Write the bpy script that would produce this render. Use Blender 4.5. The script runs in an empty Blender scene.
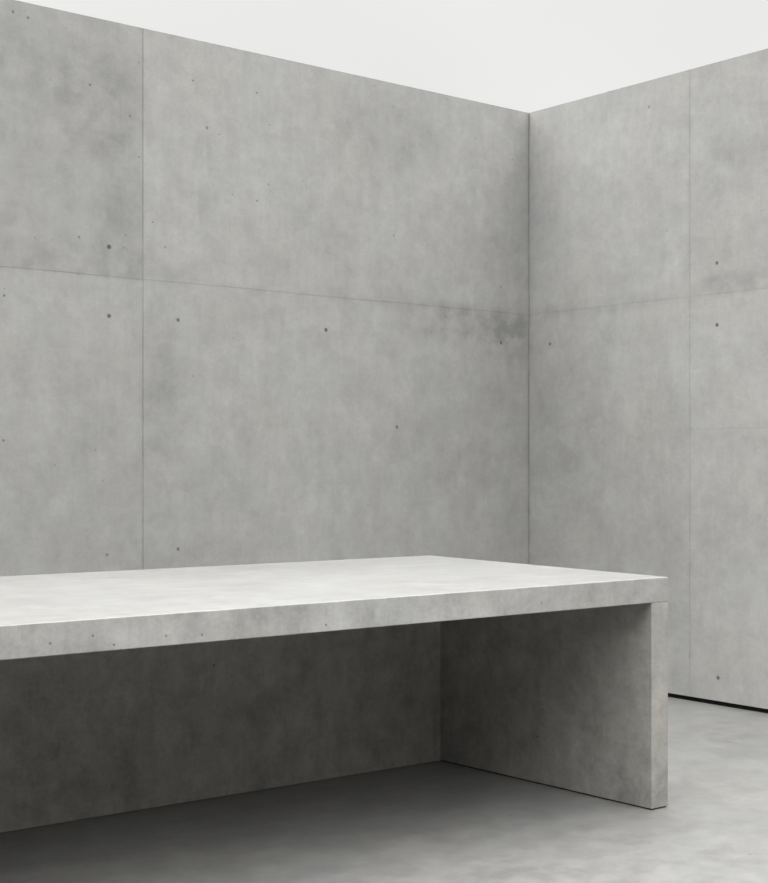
import bpy, bmesh, math, random
from mathutils import Vector, Matrix
S = bpy.context.scene
COL = S.collection
R = math.radians

# ------------------------------------------------------------------ camera
H = 1.132
cam = bpy.data.objects.new('camera', bpy.data.cameras.new('camera'))
COL.objects.link(cam)
cam.location = (0, 0, H)
cam.rotation_euler = (R(90), 0, 0)
cam.data.sensor_fit = 'HORIZONTAL'
cam.data.sensor_width = 36
cam.data.lens = 36 * 1400 / 768
cam.data.shift_y = 18.5 / 768
cam.data.clip_end = 200
S.camera = cam

# ------------------------------------------------------------------ sky: bright overcast, brightest high up
SKY_LOW, SKY_HIGH, LOBE = 0.835, 4.0, 5.6
LOBE_DIR = Vector((-0.10, 0.06, 1.0)).normalized()
W = bpy.data.worlds.new('overcast_sky'); S.world = W
W.use_nodes = True
nt = W.node_tree; nt.nodes.clear()
N, L = nt.nodes.new, nt.links.new
out = N('ShaderNodeOutputWorld'); bg = N('ShaderNodeBackground'); L(bg.outputs[0], out.inputs[0])
tc = N('ShaderNodeTexCoord'); sep = N('ShaderNodeSeparateXYZ'); L(tc.outputs['Generated'], sep.inputs[0])
mr = N('ShaderNodeMapRange'); mr.interpolation_type = 'SMOOTHSTEP'
mr.inputs['From Min'].default_value = 0.34; mr.inputs['From Max'].default_value = 0.72
mr.inputs['To Min'].default_value = 0; mr.inputs['To Max'].default_value = SKY_HIGH
L(sep.outputs[2], mr.inputs['Value'])
dp = N('ShaderNodeVectorMath'); dp.operation = 'DOT_PRODUCT'; dp.inputs[1].default_value = LOBE_DIR
L(tc.outputs['Generated'], dp.inputs[0])
lr = N('ShaderNodeMapRange'); lr.interpolation_type = 'SMOOTHSTEP'
lr.inputs['From Min'].default_value = 0.72; lr.inputs['From Max'].default_value = 1.0
lr.inputs['To Min'].default_value = 0; lr.inputs['To Max'].default_value = LOBE
L(dp.outputs['Value'], lr.inputs['Value'])
cn = N('ShaderNodeTexNoise'); cn.inputs['Scale'].default_value = 3; cn.inputs['Detail'].default_value = 2
L(tc.outputs['Generated'], cn.inputs['Vector'])
cm = N('ShaderNodeMapRange'); cm.inputs['To Min'].default_value = SKY_LOW - .03; cm.inputs['To Max'].default_value = SKY_LOW + .03
cm.inputs['From Min'].default_value = .3; cm.inputs['From Max'].default_value = .7
L(cn.outputs['Fac'], cm.inputs['Value'])
a1 = N('ShaderNodeMath'); a2 = N('ShaderNodeMath')
L(mr.outputs[0], a1.inputs[0]); L(lr.outputs[0], a1.inputs[1]); L(a1.outputs[0], a2.inputs[0]); L(cm.outputs[0], a2.inputs[1])
bg.inputs['Color'].default_value = (1.0, 1.0, 0.992, 1)
L(a2.outputs[0], bg.inputs['Strength'])

S.view_settings.view_transform = 'Standard'
S.view_settings.look = 'None'
S.view_settings.exposure = 0
S.view_settings.gamma = 1
S.view_settings.use_curve_mapping = False
S.cycles.max_bounces = 8
S.cycles.diffuse_bounces = 6
S.cycles.use_denoising = True

# ------------------------------------------------------------------ concrete material
class G:
    """tiny node-expression builder"""
    def __init__(s, mat):
        s.nt = mat.node_tree; s.N = s.nt.nodes.new; s.L = s.nt.links.new
    def put(s, sock, v):
        if isinstance(v, (int, float)): sock.default_value = v
        elif isinstance(v, (tuple, Vector)): sock.default_value = v
        else: s.L(v, sock)
    def m(s, op, a, b=0.0, clamp=False):
        n = s.N('ShaderNodeMath'); n.operation = op; n.use_clamp = clamp
        s.put(n.inputs[0], a); s.put(n.inputs[1], b)
        return n.outputs[0]
    def rng(s, v, a, b, c=0.0, d=1.0, smooth=True):
        n = s.N('ShaderNodeMapRange'); n.interpolation_type = 'SMOOTHSTEP' if smooth else 'LINEAR'
        s.put(n.inputs['Value'], v)
        for k, x in zip(('From Min', 'From Max', 'To Min', 'To Max'), (a, b, c, d)): n.inputs[k].default_value = x
        return n.outputs[0]
    def noise(s, vec, scale, detail=4, rough=.55, sc=(1, 1, 1), off=(0, 0, 0), dist=0.0):
        mp = s.N('ShaderNodeMapping'); mp.inputs['Scale'].default_value = sc; mp.inputs['Location'].default_value = off
        s.L(vec, mp.inputs[0])
        n = s.N('ShaderNodeTexNoise'); s.L(mp.outputs[0], n.inputs['Vector'])
        n.inputs['Scale'].default_value = scale; n.inputs['Detail'].default_value = detail
        n.inputs['Roughness'].default_value = rough; n.inputs['Distortion'].default_value = dist
        return s.m('SUBTRACT', n.outputs['Fac'], .5)

def concrete(name, albedo, seed=0, axis='wall', rough=.62, spec=.35, mott=1.0, dots=(), stains_shade=(), tones=(), lines=(), pores=1.0, warm=0.0, bump=.25):
    """dots: (x, y, z, radius, strength); stains: (x, z, half width, half height, darkness);
    tones: (x0, x1, z0, z1, factor) for one formwork panel; lines: ('x'|'z', position, lo, hi, strength)"""
    M = bpy.data.materials.new(name); M.use_nodes = True
    b = M.node_tree.nodes['Principled BSDF']; g = G(M)
    t = g.N('ShaderNodeTexCoord'); P = t.outputs['Object']
    sx = g.N('ShaderNodeSeparateXYZ'); g.L(P, sx.inputs[0]); X, Y, Z = sx.outputs
    o = (seed * 7.3, seed * 3.1, seed * 5.7)
    big = g.noise(P, 1.1, 3, .5, off=o)
    mid = g.noise(P, 4.5, 6, .62, off=o, dist=.4)
    clo = g.noise(P, 11, 5, .6, off=(o[1], o[2], o[0]), dist=.2)
    fin = g.noise(P, 90, 3, .7, off=o)
    det = g.noise(P, 26, 8, .72, off=(o[2], o[1], o[0]), dist=.6)
    if axis == 'wall': st = g.m('ADD', g.noise(P, 3, 5, .6, sc=(5, 5, .8), off=o), g.m('MULTIPLY', g.noise(P, 14, 3, .6, sc=(5, 5, .45), off=o), .5))
    elif axis == 'floor': st = g.noise(P, 2.2, 5, .6, sc=(1, 2.6, 1), off=o, dist=.6)
    else: st = g.noise(P, 2.5, 4, .55, sc=(1, 4, 1), off=o, dist=.5)
    v = g.m('MULTIPLY', big, .30 * mott)
    for k, w in ((mid, .34), (clo, .42), (det, .40), (st, .22), (fin, .22)):
        v = g.m('ADD', v, g.m('MULTIPLY', k, w * mott))
    val = g.m('ADD', v, 1.0)
    for (x0, x1, z0, z1, f) in tones:
        mk = g.m('MULTIPLY', g.m('MULTIPLY', g.m('GREATER_THAN', X, x0), g.m('LESS_THAN', X, x1)),
                 g.m('MULTIPLY', g.m('GREATER_THAN', Z, z0), g.m('LESS_THAN', Z, z1)))
        val = g.m('MULTIPLY', val, g.m('ADD', 1.0, g.m('MULTIPLY', mk, f - 1)))
    blot = g.rng(g.noise(P, 9, 6, .65, off=(o[2], o[0], 3)), -.18, .16)
    for (x, z, rx, rz, dk) in stains_shade:
        dx = g.m('DIVIDE', g.m('SUBTRACT', X, x), rx); dz = g.m('DIVIDE', g.m('SUBTRACT', Z, z), rz)
        r = g.m('ADD', g.m('MULTIPLY', dx, dx), g.m('MULTIPLY', dz, dz))
        mk = g.m('MULTIPLY', g.rng(r, 0, 1, 1, 0), blot)
        val = g.m('MULTIPLY', val, g.m('SUBTRACT', 1.0, g.m('MULTIPLY', mk, dk)))
    # faint lines left by the edges of the formwork sheets
    ln_n = g.rng(g.noise(P, 5, 3, .6, off=(2, o[0], 9)), -.15, .15, .45, 1.0)
    for (ax, p, lo, hi, k) in lines:
        c, q = (X, Z) if ax == 'x' else (Z, X)
        wob = g.m('MULTIPLY', g.noise(P, 2, 2, off=(p, 1, 1)), .012 if ax == 'z' else .004)
        d = g.m('ABSOLUTE', g.m('ADD', g.m('SUBTRACT', c, p), wob if ax == 'z' else 0.0))
        mk = g.m('ADD', g.rng(d, .0018, .0045, 1, 0), g.m('MULTIPLY', g.rng(d, .003, .03, 1, 0), .13))
        mk = g.m('MULTIPLY', g.m('MULTIPLY', mk, ln_n), g.m('MULTIPLY', g.m('GREATER_THAN', q, lo), g.m('LESS_THAN', q, hi)))
        val = g.m('MULTIPLY', val, g.m('SUBTRACT', 1.0, g.m('MULTIPLY', mk, k)))
    # small air holes
    hole = None
    if pores:
        vo = g.N('ShaderNodeTexVoronoi'); vo.inputs['Scale'].default_value = 15; g.L(P, vo.inputs['Vector'])
        sc = g.N('ShaderNodeSeparateColor'); g.L(vo.outputs['Color'], sc.inputs[0])
        rad = g.rng(sc.outputs[0], .45, 1.0, 0, .085, False)
        hole = g.m('MULTIPLY', g.rng(g.m('SUBTRACT', vo.outputs['Distance'], rad), -.012, .012, .55, 0), g.m('GREATER_THAN', rad, .004))
        patch = g.rng(g.noise(P, 1.3, 2, .5, off=(o[0], 5, o[1])), -.06, .10, .12, 1.0)
        hole = g.m('MULTIPLY', hole, g.m('MULTIPLY', patch, pores))
    for (x, y, z, r, k) in dots:
        d = g.N('ShaderNodeVectorMath'); d.operation = 'DISTANCE'; g.L(P, d.inputs[0]); d.inputs[1].default_value = (x, y, z)
        mk = g.m('MULTIPLY', g.rng(d.outputs['Value'], r * .5, r * 1.25, 1, 0), k)
        hole = mk if hole is None else g.m('MAXIMUM', hole, mk)
    height = g.m('ADD', g.m('MULTIPLY', mid, .6), g.m('MULTIPLY', fin, .25))
    if hole is not None:
        val = g.m('MULTIPLY', val, g.m('SUBTRACT', 1.0, g.m('MINIMUM', hole, .8)))
        height = g.m('SUBTRACT', height, hole)
    # hardly any hue: cool and warm cement clouds
    hue = g.rng(g.noise(P, 2.3, 3, .5, off=(9, o[1], 4)), -.2, .2)
    mix = g.N('ShaderNodeMix'); mix.data_type = 'RGBA'
    mix.inputs[6].default_value = (albedo * (1.003 + warm), albedo, albedo * (.980 - 2 * warm), 1)
    mix.inputs[7].default_value = (albedo * (1.011 + warm), albedo, albedo * (.955 - 2 * warm), 1)
    g.L(hue, mix.inputs[0])
    mul = g.N('ShaderNodeVectorMath'); mul.operation = 'SCALE'
    g.L(mix.outputs[2], mul.inputs[0]); g.L(val, mul.inputs['Scale'])
    g.L(mul.outputs[0], b.inputs['Base Color'])
    g.L(g.m('ADD', rough, g.m('MULTIPLY', mid, .06)), b.inputs['Roughness'])
    b.inputs['Specular IOR Level'].default_value = spec
    bp = g.N('ShaderNodeBump'); bp.inputs['Strength'].default_value = bump; bp.inputs['Distance'].default_value = .004
    g.L(height, bp.inputs['Height']); g.L(bp.outputs[0], b.inputs['Normal'])
    return M

# ------------------------------------------------------------------ mesh helpers
def link(name, bm, mat, parent=None, bevel=0.0):
    bmesh.ops.recalc_face_normals(bm, faces=bm.faces)
    me = bpy.data.meshes.new(name); bm.to_mesh(me); bm.free()
    me.materials.append(mat)
    o = bpy.data.objects.new(name, me); COL.objects.link(o)
    if parent: o.parent = parent
    if bevel:
        md = o.modifiers.new('edge', 'BEVEL'); md.width = bevel; md.segments = 3; md.limit_method = 'ANGLE'
        md.harden_normals = False
    return o

def prism(bm, pts, z0, z1):
    """vertical prism over a plan outline"""
    lo = [bm.verts.new((x, y, z0)) for x, y in pts]; hi = [bm.verts.new((x, y, z1)) for x, y in pts]
    n = len(pts)
    bm.faces.new(lo[::-1]); bm.faces.new(hi)
    for i in range(n): bm.faces.new((lo[i], lo[(i + 1) % n], hi[(i + 1) % n], hi[i]))

def wall_bm(length, z0, z1, thick, side, vj, hj, x0=0.0):
    """wall slab along +X whose visible face lies at y = 0 and whose body lies towards side * y;
    vj: x of full-height formwork joints, hj: (z, from x, to x) level joints, both cut as fine V grooves"""
    w, dep = .0012, .0012
    xs = sorted({x0, length} | {p + q for p in vj for q in (-w, 0, w)} | {p for _, a, b in hj for p in (a, b) if x0 < p < length and all(abs(p - k) > w * 2 for k in vj)})
    zs = sorted({z0, z1} | {h + q for h, _, _ in hj for q in (-w, 0, w)})
    bm = bmesh.new()
    def depth(x, z):
        if any(abs(x - p) < 1e-6 for p in vj): return dep
        if any(abs(z - h) < 1e-6 and a <= x <= b for h, a, b in hj): return dep * .5
        return 0
    f = [[bm.verts.new((x, side * depth(x, z), z)) for z in zs] for x in xs]
    for i in range(len(xs) - 1):
        for j in range(len(zs) - 1): bm.faces.new((f[i][j], f[i + 1][j], f[i + 1][j + 1], f[i][j + 1]))
    bk = {}
    def B(i, j):
        if (i, j) not in bk: bk[i, j] = bm.verts.new((xs[i], side * thick, zs[j]))
        return bk[i, j]
    n, m = len(xs) - 1, len(zs) - 1
    for i in range(n):
        bm.faces.new((f[i][0], f[i + 1][0], B(i + 1, 0), B(i, 0)))
        bm.faces.new((f[i][m], f[i + 1][m], B(i + 1, m), B(i, m)))
    for j in range(m):
        bm.faces.new((f[0][j], f[0][j + 1], B(0, j + 1), B(0, j)))
        bm.faces.new((f[n][j], f[n][j + 1], B(n, j + 1), B(n, j)))
        for i in range(n): bm.faces.new((B(i, j), B(i + 1, j), B(i + 1, j + 1), B(i, j + 1)))
    return bm

# ------------------------------------------------------------------ the courtyard
AL = .280                                  # albedo of the concrete
K = .9810                                  # survey scale of the walls
CX, CY = .7816 * K, 7.5467 * K             # inner corner on the floor
ANG_L, ANG_R = R(-140.92), R(-50.9)
TOP, GAP = 2.967, .0212
def zz(z): return H + K * (z - H)
HJ = zz(1.914); VL = 2.352 * K; VR = 1.084 * K; HJ2 = zz(1.281)
ROOM = 9.0

dl = [(2.515, 2.039, 1.3), (2.515, 1.745, 1.2), (2.177, 1.749, 1.1), (1.364, 1.753, 1.25), (.924, 1.296, 1.0), (.209, 1.752, 1.1),
      (2.525, .728, .8), (2.177, .739, 1.0), (2.028, 2.619, .85), (2.1, 1.505, .6), (2.604, 2.714, .8), (2.655, 2.067, .75),
      (2.415, 2.612, .7), (2.786, 2.704, .5), (2.371, 2.442, .6), (2.544, 2.62, .45), (1.064, 2.969, .5), (.639, 2.86, .5),
      (1.499, 2.448, .45), (.209, 2.048, .7), (1.108, .912, .55), (2.764, 1.111, .5), (2.544, 1.043, .5), (2.949, 2.952, .8), (2.884, 2.941, .8)]
dots_l = [(x * K, 0, zz(z), .0085 * s, min(.72, .58 * s)) for x, z, s in dl]
dr = [(.157, 1.747, 1.1), (1.243, 2.058, 1.1), (1.243, 1.767, 1.2), (1.249, .108, 1.2), (.832, 2.872, .8), (.932, .182, .6), (.938, 1.069, .5)]
dots_r = [(x * K, 0, zz(z), .0085 * s, min(.72, .58 * s)) for x, z, s in dr]

dots_f = []
for wx, wy in ((.788, 4.149), (.402, 4.464), (1.38, 5.62), (1.05, 4.02)):
    dx, dy = wx - CX, wy - CY; c, s_ = math.cos(-ANG_L), math.sin(-ANG_L)
    dots_f.append((dx * c - dy * s_, dx * s_ + dy * c, 0, .006, .5))
m_floor = concrete('polished_concrete_floor', AL * .53, 3, 'floor', rough=.35, spec=.75, bump=.06, mott=1.4, pores=0, dots=dots_f)
bm = bmesh.new(); prism(bm, [(-.6, -.6), (ROOM + .6, -.6), (ROOM + .6, ROOM + .6), (-.6, ROOM + .6)], -.15, 0)
fl = link('floor', bm, m_floor); fl.location = (CX, CY, 0); fl.rotation_euler = (0, 0, ANG_L); fl['kind'] = 'structure'

stl = [(.42, zz(1.84), .62, .13, .24), (.12, zz(1.78), .22, .22, .20), (1.0, zz(1.93), .5, .07, .10), (.08, zz(2.62), .16, .5, .08),  # last entry of this row paints soft shade into the upper wall corner
       (2.62, zz(1.97), .75, .09, .14), (2.44, zz(2.45), .14, .7, .16), (2.75, zz(2.75), .4, .25, .12), (.2, zz(1.3), .3, .5, .10),
       (2.22, zz(1.45), .16, .5, .13), (.9, zz(2.75), .5, .25, .10), (2.3, zz(.85), .9, .4, .08),
       (2.50, zz(2.36), .16, .07, -.13), (2.42, zz(2.30), .09, .05, -.12), (2.46, zz(2.56), .10, .05, -.10), (2.62, zz(2.62), .12, .3, .10),
       (1.95, zz(2.3), .5, .45, -.05), (.5, zz(2.45), .35, .35, -.06), (2.0, zz(2.52), .012, .12, -.08), (2.04, zz(2.24), .01, .15, -.07)]
m_wl = concrete('formed_concrete_left', AL, 1, 'wall', mott=.88, dots=dots_l, stains_shade=stl,
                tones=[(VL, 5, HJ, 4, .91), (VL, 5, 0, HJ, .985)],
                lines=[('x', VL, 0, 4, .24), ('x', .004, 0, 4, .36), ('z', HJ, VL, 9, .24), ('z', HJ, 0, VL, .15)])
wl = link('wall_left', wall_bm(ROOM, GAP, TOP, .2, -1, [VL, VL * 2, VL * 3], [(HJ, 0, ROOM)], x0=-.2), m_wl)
wl.location = (CX, CY, 0); wl.rotation_euler = (0, 0, ANG_L); wl['kind'] = 'structure'

stR = [(.08, zz(2.6), .16, .5, .05), (.5, zz(1.92), .6, .06, .14), (1.35, zz(1.96), .34, .07, .20), (1.2, zz(2.5), .4, .2, .10),  # first entry is corner shade painted into the wall colour
       (.3, zz(1.2), .4, .6, .08), (.9, zz(1.0), .25, .8, .08)]
m_wr = concrete('formed_concrete_right', AL * 1.05, 2, 'wall', mott=.85, dots=dots_r, stains_shade=stR, tones=[(VR, 5, 0, 4, 1.02)], pores=.6,
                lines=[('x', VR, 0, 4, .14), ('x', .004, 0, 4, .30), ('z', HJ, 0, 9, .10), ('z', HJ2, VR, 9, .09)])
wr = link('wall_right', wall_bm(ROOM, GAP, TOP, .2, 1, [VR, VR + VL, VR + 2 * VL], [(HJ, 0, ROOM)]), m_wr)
wr.location = (CX, CY, 0); wr.rotation_euler = (0, 0, ANG_R); wr['kind'] = 'structure'

# dark recessed joint strips under both walls
m_gap = bpy.data.materials.new('black_joint_filler'); m_gap.use_nodes = True
gg = G(m_gap); gb = m_gap.node_tree.nodes['Principled BSDF']; gt = gg.N('ShaderNodeTexCoord')
gn = gg.rng(gg.noise(gt.outputs['Object'], 20, 3), -.2, .2, .006, .014)
gc = gg.N('ShaderNodeCombineColor')
for k in range(3): gg.L(gn, gc.inputs[k])
gg.L(gc.outputs[0], gb.inputs['Base Color']); gb.inputs['Roughness'].default_value = .8; gb.inputs['Specular IOR Level'].default_value = .1
for nm, ang, s in (('baseboard_left', ANG_L, -1), ('baseboard_right', ANG_R, 1)):
    bm = bmesh.new(); prism(bm, [(0, s * .012), (ROOM, s * .012), (ROOM, s * .19), (0, s * .19)], 0, GAP)
    o = link(nm, bm, m_gap); o.location = (CX, CY, 0); o.rotation_euler = (0, 0, ang); o['kind'] = 'structure'

# two unseen walls added behind the camera, darkened to block light under the table
m_wn = concrete('dark_blocker_concrete', .07, 5, 'wall', lines=[('z', HJ, 0, 9, .2)])
a_dir = Vector((math.cos(ANG_L), math.sin(ANG_L), 0)); b_dir = Vector((math.cos(ANG_R), math.sin(ANG_R), 0))
c0 = Vector((CX, CY, 0))
o = link('blocker_wall_near', wall_bm(ROOM, 0, TOP, .2, 1, [VL, VL * 2, VL * 3], [(HJ, 0, ROOM)], x0=0), m_wn)
o.location = c0 + b_dir * ROOM; o.rotation_euler = (0, 0, ANG_L); o['kind'] = 'structure'
o = link('blocker_wall_rear', wall_bm(ROOM, 0, TOP, .2, -1, [VL, VL * 2, VL * 3], [(HJ, 0, ROOM)], x0=0), m_wn)
o.location = c0 + a_dir * ROOM; o.rotation_euler = (0, 0, ANG_R); o['kind'] = 'structure'

# ------------------------------------------------------------------ the concrete table
ZT, ZS = .7505, .6705
FR = Vector((.9275, 4.568))               # front right corner of the slab
u = Vector((-1.8112, -1.3463)).normalized()         # along the front, to the left
e = Vector((-.7472, 1.0094)).normalized()           # along the right-hand end, to the back
DEP, LEN, T = 1.256, 3.35, .080
root = bpy.data.objects.new('concrete_table', None); COL.objects.link(root)
ang = math.atan2(u.y, u.x)
root.location = (FR.x, FR.y, 0); root.rotation_euler = (0, 0, ang)
root['label'] = 'long grey concrete table of thick slabs with a closed back, on the grey floor'
root['category'] = 'table'
# local frame: x runs left along the front, -y runs to the back
def loc(px, py):
    d = Vector((px, py)) - FR
    c, s = math.cos(-ang), math.sin(-ang)
    return (d.x * c - d.y * s, d.x * s + d.y * c)
fr, bl = (0, 0), loc(.184, 5.600)
bk_dir = Vector(loc(-1.2667, 4.6183)) - Vector(bl); bk_dir.normalize()
bk_dir = (bk_dir * .6 + Vector((1, 0)) * .4).normalized()
t = (LEN - bl[0]) / bk_dir.x; br = (LEN, bl[1] + bk_dir.y * t)
ds = [(2.09, .705, .9), (.0, 0, 0)]
dots_t = []
for px, py in ((50, 643.5), (166, 636), (114, 645), (326, 625), (541.5, 603), (93, 636), (202, 635)):
    # points measured on the slab's front face, metres along it and up
    k = (px - 384) / 1400
    s = (k * FR.y - FR.x) / (u.x - k * u.y); Y = FR.y + s * u.y
    dots_t.append((s, 0, H - (py - 460) / 1400 * Y, .0036, .5))
m_top = concrete('smooth_top_darkened_for_light', AL * .55, 6, 'top', rough=.5, spec=.4, mott=1.0, pores=0)
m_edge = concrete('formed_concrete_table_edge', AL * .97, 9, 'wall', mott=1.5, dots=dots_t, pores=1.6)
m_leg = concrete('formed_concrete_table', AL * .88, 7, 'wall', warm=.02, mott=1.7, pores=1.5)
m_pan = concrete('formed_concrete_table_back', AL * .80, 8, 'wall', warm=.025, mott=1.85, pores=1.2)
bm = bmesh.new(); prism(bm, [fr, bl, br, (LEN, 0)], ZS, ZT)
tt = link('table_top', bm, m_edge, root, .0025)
tt.data.materials.append(m_top)                        # upper face trowelled smooth, its grey darkened to offset light from above; sides formed
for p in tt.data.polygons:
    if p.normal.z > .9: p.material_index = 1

ic = loc(.2121, 5.2651); ifr = loc(.8695, 4.515); ofr = (.0005, 0)
icl = loc(-1.1638, 4.2431)
pd = (Vector(icl) - Vector(ic)).normalized()
def along(p, d, s): return (p[0] + d[0] * s, p[1] + d[1] * s)
z_b = .004
# right end slab, running back to the rear edge of the top
ld = (Vector(ic) - Vector(ifr)).normalized()
rear_in = along(ic, ld, (bl[1] + .01 - ic[1]) / ld[1])
bm = bmesh.new(); prism(bm, [(.0005, -.0005), (bl[0] + .001, bl[1] + .01), rear_in, ic, (ifr[0], -.0005)], z_b, ZS)
lg = link('leg', bm, m_leg, root, .002)
bm = bmesh.new(); prism(bm, [(.006, -.007), (bl[0] + .006, bl[1] + .02), along(rear_in, (-1, 0), .007), along(ic, (-1, 0), .006), (ifr[0] - .006, -.007)], 0, z_b)
link('footing', bm, m_gap, lg)
# left end slab
lx = LEN - T
yb = bl[1] + bk_dir.y / bk_dir.x * (LEN - bl[0])
bm = bmesh.new(); prism(bm, [(lx, -.0005), (lx, yb + .01), (LEN - .0005, yb + .01), (LEN - .0005, -.0005)], z_b, ZS)
lg = link('leg', bm, m_leg, root, .002)
bm = bmesh.new(); prism(bm, [(lx + .006, -.007), (lx + .006, yb + .02), (LEN - .006, yb + .02), (LEN - .006, -.007)], 0, z_b)
link('footing', bm, m_gap, lg)
# back slab between the two ends
s1 = (lx - ic[0]) / pd[0]
p0, p1 = ic, along(ic, pd, s1)
bm = bmesh.new(); prism(bm, [p0, p1, (p1[0], p1[1] - T), (p0[0], p0[1] - T)], 0.002, ZS)
link('back_panel', bm, m_pan, root)
